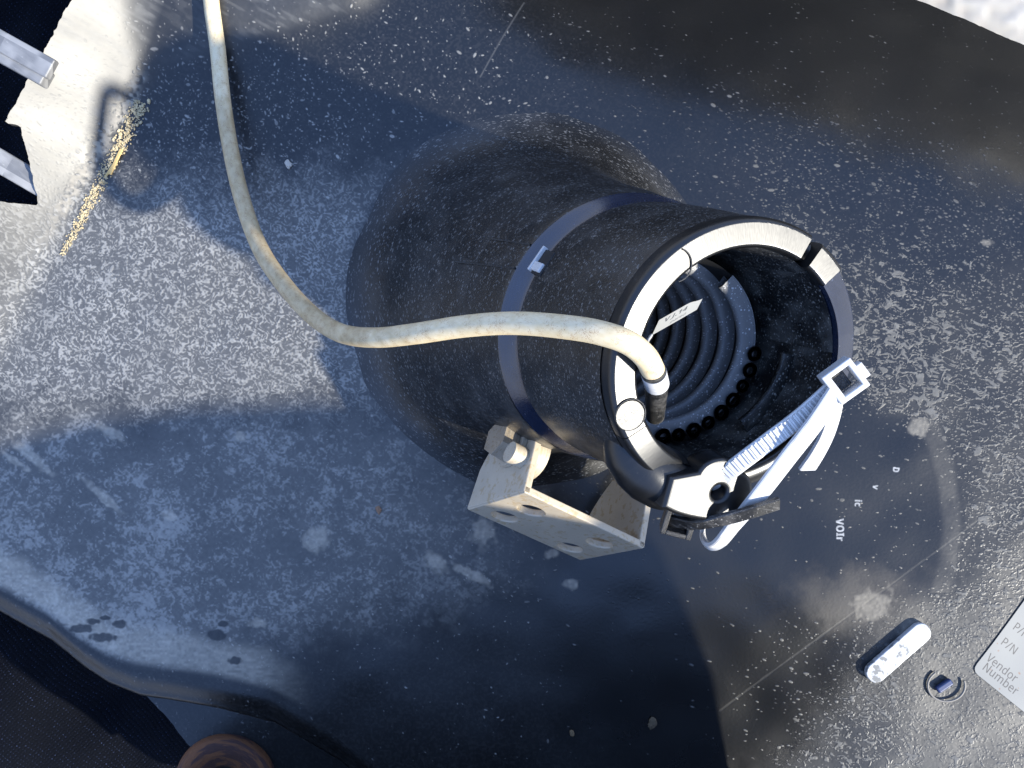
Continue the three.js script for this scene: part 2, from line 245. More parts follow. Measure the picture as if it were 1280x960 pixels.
const tieMaps = tile(256, (i, j) => { const m = fbm(i / 24, j / 24); const k = 1 - 0.2 * sst(0.5, 0.75, m); return [0.5 * k, 0.49 * k, 0.47 * k, 0.42 + 0.2 * m, 0.5]; });
const tieMat = new THREE.MeshPhysicalMaterial({ map: tieMaps[0], roughnessMap: tieMaps[1], roughness: 1 });
const blackTieMat = plastic(0.6, 0.14, 0.4, 3000, [0.34, 0.32, 0.29]);
const rustMaps = tile(512, (i, j) => { const m = fbm(i / 45, j / 45), k = vn(i / 4, j / 4); return [0.05 + 0.11 * sst(0.4, 0.65, m) + 0.03 * k, 0.024 + 0.04 * sst(0.4, 0.65, m) + 0.012 * k, 0.018 + 0.015 * m, 0.75, 0.3 + 0.5 * k]; });
const rustMat = new THREE.MeshStandardMaterial({ map: rustMaps[0], roughnessMap: rustMaps[1], roughness: 1, metalness: 0.2, bumpMap: rustMaps[2], bumpScale: 0.0002 });

// ---------------------------------------------------------------- ground and cloth under the bumper
{
  const gm = tile(512, (i, j) => { const m = fbm(i / 40, j / 40), k = vn(i / 2, j / 2); return [0.36 + 0.16 * (m - 0.5) + 0.1 * (k - 0.5), 0.33 + 0.16 * (m - 0.5) + 0.1 * (k - 0.5), 0.28 + 0.15 * (m - 0.5) + 0.09 * (k - 0.5), 0.95, k]; });
  for (const t of gm) t.repeat.set(300, 300);
  const g = new THREE.PlaneGeometry(300, 300); g.rotateX(-Math.PI / 2); g.translate(0, -0.11, 0);
  const m = part('ground', g, new THREE.MeshStandardMaterial({ map: gm[0], roughness: 0.95, bumpMap: gm[2], bumpScale: 0.001 }));
  m.userData.kind = 'structure'; m.userData.label = 'pale sunlit ground beyond the bumper edge'; scene.add(m);
  const n = 512;
  const cm = tile(n, (i, j) => { const w = Math.sin((i * 6 + j * 6) * Math.PI * 2 / 64 * 0.5) * 0.5 + 0.5, w2 = Math.sin((i - j) * Math.PI * 2 / 32) * 0.5 + 0.5, k = vn(i / 2.2, j / 2.2), big = fbm(i / 70, j / 70); const a = w2 * 0.6 * k + 0.4 * k * w; const s = sst(0.5, 0.85, a) * (0.4 + big); return [0.0015 + 0.06 * s * s, 0.002 + 0.08 * s * s, 0.004 + 0.15 * s * s, 0.9, a]; });
  const cg = gridGeo(110, 110, (i, j) => { const X = -700 + i * 14, Y = -500 + j * 18; return P(X, Y, 0).add(V(0, -34 + (fbm(X / 160, Y / 160) - 0.5) * 22 + 4 * Math.sin((X - Y * 0.6) / 60) * vn(X / 200, Y / 200), 0)); }, (i, j) => [i / 10, j / 8]);
  const c = part('woven_cloth', cg, new THREE.MeshPhysicalMaterial({ map: cm[0], roughness: 0.9, bumpMap: cm[2], bumpScale: 0.0005, specularIntensity: 0.2, side: THREE.DoubleSide }));
  c.userData = { label: 'dark navy woven cloth lying under the left edge of the bumper', category: 'cloth' }; scene.add(c);
}

// ---------------------------------------------------------------- the bumper
const bumper = thing('car_bumper', 'dusty black plastic car bumper seen from its inner side', 'bumper');
part('shell', shellGeo(), shellMat, bumper);
function panel(pts, depth, tf) { const s = new THREE.Shape(pts.map(([x, y]) => new THREE.Vector2(x * 1e-3, y * 1e-3))); const g = new THREE.ExtrudeGeometry(s, { depth: depth * 1e-3, bevelEnabled: true, bevelSize: 0.0008, bevelThickness: 0.0008, bevelSegments: 2, curveSegments: 8 }); const uv = g.attributes.uv; for (let i = 0; i < uv.count; i++) uv.setXY(i, uv.getX(i) * 12, uv.getY(i) * 12); tf(g); return g; }
// added unseen panels: the near one casts shade, the far one reflects dark
part('added_shade_panel', panel([[-112, -15], [-108, 30], [-92, 62], [-70, 90], [-40, 110], [-5, 120], [28, 126], [66, 131], [110, 133], [148, 132], [166, 120], [152, 84], [118, 45], [84, 14], [66, -15]], 4, (g) => { g.rotateX(-0.22); g.translate(0, 0, 0.1325); }), bodyMat, bumper);
part('added_dark_panel', panel([[-30, -80], [-10, 40], [40, 85], [120, 100], [300, 105], [440, 95], [445, -80]], 4, (g) => { g.rotateX(-0.15); g.translate(0, 0, -0.182); }), bodyMat, bumper);
function beam(a, b, w, t, up = new THREE.Vector3(0, 1, 0), bev = 0.0006) { const d = b.clone().sub(a), L = d.length(); d.normalize(); const side = new THREE.Vector3().crossVectors(up, d).normalize(), u2 = new THREE.Vector3().crossVectors(d, side); const g = new RoundedBoxGeometry(w * 1e-3, t * 1e-3, L, 3, Math.min(bev, w * 0.45e-3, t * 0.45e-3)); { const p = g.attributes.position, uv = g.attributes.uv; for (let i = 0; i < p.count; i++) uv.setXY(i, p.getZ(i) * 16 + p.getY(i) * 9, p.getX(i) * 16 + p.getY(i) * 16); } g.applyMatrix4(new THREE.Matrix4().makeBasis(side, u2, d)); const c = a.clone().add(b).multiplyScalar(0.5); g.translate(c.x, c.y, c.z); return g; }
const wallMat = plastic(0.3, 0.5, 0.42, 900, [0.3, 0.29, 0.27], 0.1); { const d = wallMat.map.image.data; for (let i = 0; i < d.length; i++) if (i % 4 < 3) d[i] = Math.min(255, d[i] * 0.5 + 85); } wallMat.bumpScale = 0.00004;
part('rib_bar', beam(P(66, 88, 21), P(-60, 18, 22), 6, 3), wallMat, bumper);
part('rib_bar', beam(P(60, 100, 19), P(-66, 30, 20), 5, 5), wallMat, bumper);
part('ledge', beam(P(-40, 178, 12), P(66, 240, 5), 7, 2.2), wallMat, bumper);

// ---------------------------------------------------------------- the tube moulded on the bumper
const AN = new THREE.Vector3(0.315, 0.915, 0.25).normalize();
const socket = thing('tube_socket', 'black moulded plastic tube rising from the bumper with open ribbed mouth', 'tube', V(BASE.x, 0, BASE.z));
function frame(k) { const n = new THREE.Vector3(0, 1, 0).lerp(AN, k).normalize(); const e1 = new THREE.Vector3(1, 0, 0).addScaledVector(n, -n.x).normalize(); const e2 = new THREE.Vector3().crossVectors(e1, n); return { n, e1, e2 }; }
function ringPt(h, r, phi, k = 1) { const f = frame(k), c = ctr(h); return c.addScaledVector(f.e1, r * Math.cos(phi)).addScaledVector(f.e2, r * Math.sin(phi)).multiplyScalar(0.001); }
function sweep(prof, a0, a1, nseg, wob = 0) {           // prof: [h, r, k]
  let L = 0; const acc = prof.map((p, i) => (i ? (L += Math.hypot(p[0] - prof[i - 1][0], p[1] - prof[i - 1][1])) : 0));
  return gridGeo(nseg, prof.length - 1, (i, j) => { const ph = a0 + (a1 - a0) * i / nseg; const [h, r, k = 1] = prof[j]; return ringPt(h, r + wob * (vn(ph * 3 + 7, h / 9) - 0.5), ph, k); }, (i, j) => [i / nseg * (a1 - a0) * 0.55, acc[j] / 60]);
}
function smoothProf(pts, n) { const c = new THREE.CatmullRomCurve3(pts.map(([h, r, k = 1]) => new THREE.Vector3(h, r, k)), false, 'centripetal'); return c.getPoints(n).map((p) => [p.x, p.y, p.z]); }
const TAU = Math.PI * 2, D = Math.PI / 180;
part('body', sweep([...smoothProf([[-4, 70, 0], [-1.2, 62, 0], [0.6, 56.5, 0.02], [3.2, 51.5, 0.08], [7.5, 47.2, 0.2], [14, 43.5, 0.5], [26, 39.6, 0.85], [40, 36.8, 1], [54, 34.6, 1]], 60), [56, 34.3, 1], [56.6, 34, 1]], 0, TAU, 160, 0.5), bodyMat, socket);
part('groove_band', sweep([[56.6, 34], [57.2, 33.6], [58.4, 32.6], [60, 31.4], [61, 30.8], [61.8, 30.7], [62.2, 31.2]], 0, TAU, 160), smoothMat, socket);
part('collar', sweep([[62.2, 31.2], [62.6, 31.8], [64, 32], [70, 31.7], [80, 30.9], [90, 29.8], [94, 29.3], [96, 29.0]], 0, TAU, 160, 0.35), bodyMat, socket);
// solid arc with a closed cross-section given as [r, t] round the mouth plane
const HT = 100;
function mouth(phi, r, t) { const f = frame(1); return ctr(HT).addScaledVector(f.e1, r * Math.cos(phi)).addScaledVector(f.e2, r * Math.sin(phi)).addScaledVector(f.n, t).multiplyScalar(0.001); }
function arc(prof, a0, a1, dt, sharp) {
  const n = Math.max(2, Math.ceil(Math.abs(a1 - a0) / 0.035)), m = prof.length;
  const side = gridGeo(n, m, (i, j) => { const s = i / n, ph = a0 + (a1 - a0) * s, p = prof[j % m]; return mouth(ph, p[0], p[1] + (dt ? dt(s, p) : 0)); }, (i, j) => [i / n * (a1 - a0) * 0.45, j / m * 0.2]);
  const cap = (s) => { const ph = a0 + (a1 - a0) * s; const pos = [], uv = [], idx = []; const c = [0, 0]; prof.forEach((p) => { c[0] += p[0] / m; c[1] += p[1] / m; }); for (const p of [c, ...prof]) { const q = mouth(ph, p[0], p[1] + (dt ? dt(s, p) : 0)); pos.push(q.x, q.y, q.z); uv.push(p[0] / 50, p[1] / 50); } for (let i = 0; i < m; i++) idx.push(0, 1 + i, 1 + (i + 1) % m); const g = new THREE.BufferGeometry(); g.setAttribute('position', new THREE.Float32BufferAttribute(pos, 3)); g.setAttribute('uv', new THREE.Float32BufferAttribute(uv, 2)); g.setIndex(idx); g.computeVertexNormals(); return g; };
  const all = mergeGeometries([side, cap(0), cap(1)]); return sharp ? toCreasedNormals(all, sharp) : all;
}
const lipP = [[29.1, -4.5], [29.15, -3], [29.1, -1.5], [28.95, -0.75], [28.6, -0.25], [28.25, -0.04], [28.1, 0], [28.0, 0], [24.1, 0], [23.95, 0], [23.85, -0.02], [23.6, -0.15], [23.3, -0.5], [23.1, -1.6], [23.1, -4.5]];
const lowP = [[29.6, -7], [29.6, -4.4], [29.4, -3.2], [29.05, -2.85], [28.9, -2.75], [24.2, -0.8], [23.4, -0.45], [23.3, -7]];
const greyP = [[29, -5], [28.9, -3.6], [28.4, -2.6], [27.4, -1.9], [26.2, -1.6], [25, -1.6], [24.2, -2], [24, -3], [24, -5]];
part('lip', arc(lipP, 152 * D, 300 * D), lipMat, socket, 'wide rounded lip of the mouth on its left and upper side');
part('lip', arc(lipP, 307 * D, 321 * D, () => -0.3), lipMat, socket, 'short block of lip past the notch');
part('lip', arc(lowP, 321.5 * D, 372 * D, null, 0.25), smoothMat, socket, 'thin right side of the lip, tinted with reflected sky blue');
part('lip', arc(greyP, 12.5 * D, 90 * D), lipMat, socket, 'lower right side of the lip');
part('lip', arc(greyP.map(([r, t]) => [r, t - 1.5]), 300 * D, 307 * D, (s) => -2.2 * Math.sin(Math.PI * s)), lipMat, socket, 'notch in the lip');
part('lip', arc(lipP, 118 * D, 151.6 * D, (s, p) => -2.4 * (1 - s) * (1 - s)), lipMat, socket, 'lower left side of the lip, dropping to the lug');
// small moulded disc on the lower left of the lip
{ const f = frame(1), c = mouth(161 * D, 26.2, 0.25); const g = new THREE.CylinderGeometry(0.0030, 0.0032, 0.0005, 40); g.applyMatrix4(new THREE.Matrix4().makeBasis(f.e1, f.n, f.e2)); g.translate(c.x, c.y, c.z); part('ejector_mark', g, lipMat, socket); }
for (const [ph, a] of [[161, TAU], [232, 2.6]]) { const f = frame(1), c = mouth(ph * D, 26, 0.22); const g = new THREE.TorusGeometry(0.0032, 0.00016, 8, 60, a); g.rotateX(Math.PI / 2); g.rotateY(1.2); g.applyMatrix4(new THREE.Matrix4().makeBasis(f.e1, f.n, f.e2)); g.translate(c.x, c.y, c.z); part('mark_ring', g, bodyMat, socket); }
// saddle and lug with a hole for the tie
{
  const rows = [[0, 2.5], [0.1, 4.6], [0.25, 6.2], [0.45, 7.0], [0.62, 7.4], [0.78, 7.5], [0.86, 7.4], [0.92, 7.1], [0.96, 6.5], [0.985, 5.8], [0.995, 5.2], [1.0, 4.6], [1.0, 3.2], [0.99, 2.8], [0.965, 2.5], [0.90, 2.4], [0.80, 2.4], [0.80, 0.05]];
  const path = new THREE.CatmullRomCurve3([mouth(148 * D, 27, -9), mouth(134 * D, 28.4, -8.2), mouth(122 * D, 29, -7.4), mouth(109 * D, 29, -7.6)], false, 'centripetal'), f = frame(1);
  const g = gridGeo(64, rows.length - 1, (i, j) => { const [s, r] = rows[j], th = i / 64 * TAU; const c = path.getPoint(s), tg = path.getTangent(s); const a = new THREE.Vector3().crossVectors(tg, f.n).normalize(), b = new THREE.Vector3().crossVectors(a, tg); return c.addScaledVector(a, 0.9 * r * Math.cos(th) * 1e-3).addScaledVector(b, r * Math.sin(th) * 1e-3); }, (i, j) => [i / 64 * 0.8, rows[j][0] * 0.4]);
  part('lug', g, lipMat, socket);
}
{ // flat pad of the lug with the hole for the tie
  const t = new THREE.Shape(); t.moveTo(-7.5, 33.2); t.quadraticCurveTo(-9.5, 33, -9, 30); t.lineTo(-7.5, 25.6); t.quadraticCurveTo(-6.6, 24, -4.8, 24); t.quadraticCurveTo(-3.6, 21, 0.2, 20.9); t.quadraticCurveTo(4, 21.2, 4.8, 24); t.lineTo(11, 25.2); t.lineTo(11.5, 30.5); t.quadraticCurveTo(5, 33.6, -7.5, 33.2);
  const hole = new THREE.Path(); hole.absellipse(-0.5, 27.6, 2.7, 2.5, 0, TAU, true); t.holes.push(hole);
  const g = new THREE.ExtrudeGeometry(t, { depth: 5, bevelEnabled: true, bevelSize: 0.9, bevelThickness: 0.9, bevelSegments: 5, curveSegments: 26 }); g.scale(0.001, 0.001, 0.001);
  const uv = g.attributes.uv; for (let i = 0; i < uv.count; i++) uv.setXY(i, uv.getX(i) / 60, uv.getY(i) / 60);
  const f = frame(1), ph = 99 * D, rad = f.e1.clone().multiplyScalar(Math.cos(ph)).addScaledVector(f.e2, Math.sin(ph)), nz = f.n.clone().addScaledVector(f.e1, 0.05).normalize(), tx = new THREE.Vector3().crossVectors(rad, nz).normalize(), ry = new THREE.Vector3().crossVectors(nz, tx);
  g.applyMatrix4(new THREE.Matrix4().makeBasis(tx, ry, nz)); const c = ctr(HT).multiplyScalar(0.001).addScaledVector(nz, -0.0052); g.translate(c.x, c.y, c.z); part('lug_pad', g, lipMat, socket);
}
// inside: the bore, a corrugated liner with its ribs
part('bore', sweep([[98, 23.3], [90, 23.3], [80, 23.2], [60, 23], [30, 22], [6, 21]], 0, TAU, 120, 0.6), innerMat, socket);
part('bore_floor', sweep([[8, 21], [8, 10], [8, 0.5]], 0, TAU, 60), innerMat, socket);
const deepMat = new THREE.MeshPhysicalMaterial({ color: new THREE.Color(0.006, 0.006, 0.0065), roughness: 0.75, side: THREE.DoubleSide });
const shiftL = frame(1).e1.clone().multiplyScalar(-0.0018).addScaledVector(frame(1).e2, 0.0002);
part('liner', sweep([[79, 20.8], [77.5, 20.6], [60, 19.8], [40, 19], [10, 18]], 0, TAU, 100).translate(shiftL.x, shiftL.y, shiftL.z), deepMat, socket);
for (let k = 0; k < 9; k++) {
  const h = 77.5 - k * 6.2, r = 20.7 - k * 0.15;
  part('rib', sweep([[h + 1.5, r + 0.4], [h + 1.25, r - 1.6], [h + 1.1, r - 2.7], [h + 0.7, r - 3.3], [h + 0.1, r - 3.5], [h - 0.5, r - 3.2], [h - 0.9, r - 2.2], [h - 1.2, r + 0.4]], (-48 - 20 * Math.min(k, 1)) * D, 200 * D, 80, 0.5).translate(shiftL.x, shiftL.y, shiftL.z), ribMat, socket);
}
{ const f = frame(1); for (let k = 0; k < 9; k++) { const ph = (8 + k * 11) * D; const c = ringPt(79.8, 20.8, ph, 1).add(shiftL); const g = new THREE.TorusGeometry(0.0011 + 0.0004 * vn(k * 3.7, 2), 0.0004 + 0.0003 * vn(k * 5.3, 9), 8, 16); const rad = f.e1.clone().multiplyScalar(Math.cos(ph)).addScaledVector(f.e2, Math.sin(ph)); g.applyMatrix4(new THREE.Matrix4().makeBasis(new THREE.Vector3().crossVectors(f.n, rad), rad, f.n.clone().negate().multiplyScalar(-1))); g.translate(c.x, c.y, c.z); part('scallop', g, ribMat, socket); } }
part('inner_ledge', arc([[23.6, -16], [23.6, -14], [20.5, -14.2], [20.3, -15], [20.5, -16]], 8 * D, 60 * D), innerMat, socket);
// latch in the groove: bright tab and dark window; moulding seams run back from it
{
  const f = frame(1);
  const mk = (h, r, deg, wt, wr, wa, bev = 0.3) => { const ph = deg * D, rad = f.e1.clone().multiplyScalar(Math.cos(ph)).addScaledVector(f.e2, Math.sin(ph)), tan = new THREE.Vector3().crossVectors(rad, f.n); const g = new RoundedBoxGeometry(wt * 1e-3, wr * 1e-3, wa * 1e-3, 2, bev * 1e-3); g.applyMatrix4(new THREE.Matrix4().makeBasis(tan, rad, new THREE.Vector3().crossVectors(tan, rad))); const q = ringPt(h, r, ph, 1); g.translate(q.x, q.y, q.z); return g; };
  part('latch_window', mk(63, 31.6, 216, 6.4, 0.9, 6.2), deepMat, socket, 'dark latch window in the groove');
  part('latch', mk(62.4, 31.9, 213.5, 2.3, 1.6, 6), tieMat, socket, 'small bright latch tab in the groove');
  part('latch_post', mk(60.2, 32.2, 217, 6.6, 1.4, 0.9, 0.2), tieMat, socket);
  const rr = (h) => interp([[14, 43.5], [26, 39.6], [40, 36.8], [54, 34.6], [57, 34.1]], h);
  for (const [d0, d1, h0] of [[210, 206, 30], [221, 219, 40]]) part('seam', new THREE.TubeGeometry(new THREE.CatmullRomCurve3([0, 0.25, 0.5, 0.75, 1].map((t) => { const h = 56.5 + (h0 - 56.5) * t; return ringPt(h, rr(h) + 0.02, (d0 + (d1 - d0) * t) * D, 1); })), 30, 0.00028, 8), bodyMat, socket);
}

// ---------------------------------------------------------------- bracket with bolt
const EU = new THREE.Vector3(33, -17.3, 17.6), EW = new THREE.Vector3(-15.2, -21.6, 7.4), EA = new THREE.Vector3(4.5, -9.2, -17.5);
const LU = EU.length(), LW = EW.length(), LA = EA.length(); EU.normalize(); EW.addScaledVector(EU, -EW.dot(EU)).normalize(); EA.crossVectors(EU, EW).normalize(); if (EA.z > 0) EA.negate();
const BC = P(655, 614, 50);
const bracket = thing('mounting_bracket', 'pale metal U bracket with four round holes bolted under the tube', 'bracket', BC);
const loc = (u, w, a) => BC.clone().addScaledVector(EU, u * 1e-3).addScaledVector(EW, w * 1e-3).addScaledVector(EA, a * 1e-3);
function plate(shape, depth, ex, ey, ez, org, bevel = 0.4) { const g = new THREE.ExtrudeGeometry(shape, { depth, bevelEnabled: true, bevelSize: bevel, bevelThickness: bevel, bevelSegments: 3, curveSegments: 24 }); const uv = g.attributes.uv; for (let i = 0; i < uv.count; i++) uv.setXY(i, uv.getX(i) / 30, uv.getY(i) / 30); g.scale(0.001, 0.001, 0.001); const m = new THREE.Matrix4().makeBasis(ex, ey, ez); g.applyMatrix4(m); if (m.determinant() < 0) { const ix = g.index; if (ix) { for (let i = 0; i < ix.count; i += 3) { const t = ix.getX(i); ix.setX(i, ix.getX(i + 2)); ix.setX(i + 2, t); } } else for (const n of ['position', 'normal', 'uv']) { const at = g.attributes[n], s = at.itemSize, ar = at.array; for (let i = 0; i < at.count; i += 3) for (let k = 0; k < s; k++) { const t = ar[i * s + k]; ar[i * s + k] = ar[(i + 2) * s + k]; ar[(i + 2) * s + k] = t; } } } g.translate(org.x, org.y, org.z); return g; }
{
  const s = new THREE.Shape(); s.moveTo(0.4, 0); s.lineTo(LU - 0.4, 0); s.lineTo(LU - 0.4, LW); s.lineTo(0.4, LW); s.closePath();
  for (const [a, b] of [[0.215, 0.33], [0.2, 0.77], [0.81, 0.34], [0.79, 0.8]]) { const p = new THREE.Path(); p.absarc(a * LU, b * LW, 4.2, 0, TAU, true); s.holes.push(p); }
  part('web', plate(s, 1.3, EU, EW, EA, loc(0, 0, 0)), metalMat, bracket);
  const arm = () => { const t = new THREE.Shape(); t.moveTo(0, 0.3); t.lineTo(LW, 0.3); t.lineTo(LW - 1.5, LA * 0.55); t.quadraticCurveTo(LW - 3.5, LA * 0.8, LW * 0.62, LA + 2.5); t.lineTo(3.4, LA + 2.5); t.quadraticCurveTo(0.4, LA, 0, LA * 0.6); t.closePath(); return t; };
  part('arm', plate(arm(), 1.4, EW, EA, EU, loc(0, 0, 0)), metalMat, bracket);
  part('arm', plate(arm(), 1.4, EW, EA, EU, loc(LU - 1.4, 0, 0)), metalMat, bracket);
  const boltMat = metalMat.clone(); boltMat.metalness = 0.75; boltMat.color.setRGB(0.85, 0.85, 0.88);
  // bolt through the left arm
  const along = (r1, r2, L, seg, u, w, a) => { const g = new THREE.CylinderGeometry(r1 * 1e-3, r2 * 1e-3, L * 1e-3, seg); const c = loc(u, w, a); g.applyMatrix4(new THREE.Matrix4().makeBasis(EW, EU, new THREE.Vector3().crossVectors(EW, EU))); g.translate(c.x, c.y, c.z); return seg > 8 ? g : toCreasedNormals(g, 0.4); };
  const bolt = part('hex_bolt', along(5.9, 5.5, 4.6, 6, -4.4, 10, LA * 0.76), boltMat, bracket);
  part('washer', along(6.6, 6.6, 1.3, 40, -1.2, 10, LA * 0.76), metalMat, bolt);
  part('sleeve', along(2.9, 2.9, 6, 32, -1.8, 3.8, LA * 0.5), metalMat, bracket);
  part('glare_boss', along(6.5, 6.5, 5.5, 48, 4.4, 9.5, LA * 0.72), metalMat, bracket);  // stands for the tube boss; its sunlit glare put into pale metal
}

// ---------------------------------------------------------------- ties
function ribbon(pts, w, t, ups, n = 80) {               // a flat strap along a curve; ups: face direction at each point
  const c = new THREE.CatmullRomCurve3(pts, false, 'centripetal'), cu = new THREE.CatmullRomCurve3(ups, false, 'centripetal');
  const prof = [[-1, -0.6], [-0.86, -1], [0.86, -1], [1, -0.6], [1, 0.6], [0.86, 1], [-0.86, 1], [-1, 0.6]];
  const fr = []; for (let i = 0; i <= n; i++) { const s = i / n; const p = c.getPoint(s), tg = c.getTangent(s); const up = cu.getPoint(s); const sd = new THREE.Vector3().crossVectors(tg, up).normalize(), u = new THREE.Vector3().crossVectors(sd, tg).normalize(); fr.push({ p, sd, u }); }
  const at = (i, q) => fr[i].p.clone().addScaledVector(fr[i].sd, q[0] * w * 0.5e-3).addScaledVector(fr[i].u, q[1] * t * 0.5e-3);
  const g = gridGeo(n, 8, (i, j) => at(i, prof[j % 8]), (i, j) => [i / n * c.getLength() * 40, j / 8 * 0.3]);
  const cap = (i) => { const pos = [], uv = [], idx = []; const all = [[0, 0], ...prof]; for (const q of all) { const v = at(i, q); pos.push(v.x, v.y, v.z); uv.push(q[0] * 0.1, q[1] * 0.1); } for (let k = 0; k < 8; k++) idx.push(0, 1 + k, 1 + (k + 1) % 8); const a = new THREE.BufferGeometry(); a.setAttribute('position', new THREE.Float32BufferAttribute(pos, 3)); a.setAttribute('uv', new THREE.Float32BufferAttribute(uv, 2)); a.setIndex(idx); a.computeVertexNormals(); return a; };
  const out = toCreasedNormals(mergeGeometries([g, cap(0), cap(n)]), 0.6); out.userData = { c, fr }; return out;
}
const U = (x, y, z) => new THREE.Vector3(x, y, z).normalize();
{
  const hp = P(1054, 474, 99);
  const tie = thing('zip_tie', 'white plastic zip tie looped from the right lip through the lug hole, tail hanging', 'zip tie', hp);
  const A = [P(1043, 484, 99), P(1000, 522, 98), P(955, 556, 97), P(908, 592, 95), P(890, 610, 90)], aUp = [U(0.1, 1, 0.1), U(0.1, 1, 0.05), U(0.1, 1, 0), U(0.1, 1, 0), U(0.1, 1, 0)];
  const ga = ribbon(A, 3.7, 1.0, aUp); const fr = ga.userData.fr;
  const sa = part('strap', ga, tieMat, tie, 'toothed stretch of the strap');
  const teeth = []; for (let i = 3; i < 66; i += 1.6) { const f = fr[Math.round(i)]; const g = new THREE.BoxGeometry(0.003, 0.0006, 0.0004); const fw = new THREE.Vector3().crossVectors(f.sd, f.u); g.applyMatrix4(new THREE.Matrix4().makeBasis(f.sd, f.u, fw)); const c = f.p.clone().addScaledVector(f.u, 0.0006); g.translate(c.x, c.y, c.z); teeth.push(g); }
  const tm = part('teeth', mergeGeometries(teeth), tieMat, sa); tm.userData.kind = 'stuff';
  for (const s of [-1, 1]) teeth.length = 0;
  part('strap', ribbon([P(1044, 490, 101), P(1020, 527, 100), P(985, 572, 98), P(948, 620, 95), P(918, 656, 91), P(897, 680, 86), P(882, 677, 80), P(878, 661, 77), P(884, 640, 76)], 4.1, 1.1, [U(0.35, 1, 0.5), U(0.3, 1, 0.4), U(0.3, 1, 0.35), U(0.35, 1, 0.35), U(0.4, 0.9, 0.5), U(0.1, 0.35, 1), U(-0.9, 0.1, 0.6), U(-0.9, -0.3, -0.2), U(-0.6, -0.8, -0.3)], 120), tieMat, tie, 'return stretch of the strap, bent into a loop at its lower end');
  part('tail', ribbon([P(1044, 494, 98), P(1042, 515, 96), P(1034, 542, 93), P(1022, 566, 90), P(1009, 586, 87)], 4.4, 1.1, [U(0.5, 1, 0.2), U(0.6, 1, 0.2), U(0.6, 1, 0.3), U(0.5, 1, 0.3), U(0.4, 1, 0.3)]), tieMat, tie);
  // head: four walls round a square window and a tongue
  const f = { x: U(0.78, 0.15, -0.6), y: U(-0.1, 1, 0.12), z: null }; f.z = new THREE.Vector3().crossVectors(f.x, f.y).normalize(); f.y.crossVectors(f.z, f.x);
  const bx = (x, y, z, w, h, d) => { const g = new RoundedBoxGeometry(w * 1e-3, h * 1e-3, d * 1e-3, 2, 0.0003); g.translate(x * 1e-3, y * 1e-3, z * 1e-3); g.applyMatrix4(new THREE.Matrix4().makeBasis(f.x, f.y, f.z)); g.translate(hp.x, hp.y, hp.z); return g; };
  part('head', mergeGeometries([bx(-2.9, 0.6, 0, 1.6, 4.6, 7), bx(2.6, 0.6, 0, 1.2, 4.6, 7), bx(0, 0.6, -2.9, 5, 4.6, 1.2), bx(0, 0.6, 2.9, 5, 4.6, 1.2), bx(3.9, -0.2, 0.6, 1.6, 3, 3.4)]), tieMat, tie);
  part('pawl', bx(-0.6, -0.4, 0, 3, 1.2, 3.6), blackTieMat, tie);
}
{
  const hp = P(848, 648, 84);
  const tie = thing('zip_tie', 'dirty black zip tie with square head lying below the tube lug, end pointing right', 'zip tie', hp);
  part('strap', ribbon([P(836, 650, 84), P(866, 655, 89), P(905, 649, 95.5), P(945, 638, 96), P(973, 629, 95)], 3.0, 1.2, [U(0, 1, 0.5), U(0, 1, 0.55), U(0.05, 1, 0.6), U(0.05, 1, 0.6), U(0.05, 1, 0.6)]), blackTieMat, tie);
  const f = { x: U(1, 0.05, 0.25), y: U(-0.1, 1, 0.4) }; const z = new THREE.Vector3().crossVectors(f.x, f.y).normalize(); f.y.crossVectors(z, f.x);
  const bx = (x, y, zz, w, h, d) => { const g = new RoundedBoxGeometry(w * 1e-3, h * 1e-3, d * 1e-3, 2, 0.0004); g.translate(x * 1e-3, y * 1e-3, zz * 1e-3); g.applyMatrix4(new THREE.Matrix4().makeBasis(f.x, f.y, z)); g.translate(hp.x, hp.y, hp.z); return g; };
  part('head', mergeGeometries([bx(-2.8, 1, 0, 1.3, 4, 6.4), bx(2.8, 1, 0, 1.3, 4, 6.4), bx(0, 1, -2.6, 4.6, 4, 1.2), bx(0, 1, 2.6, 4.6, 4, 1.2)]), blackTieMat, tie);
  part('pawl', bx(0, 0.2, 0, 3, 1.2, 3.2), blackTieMat, tie);
}

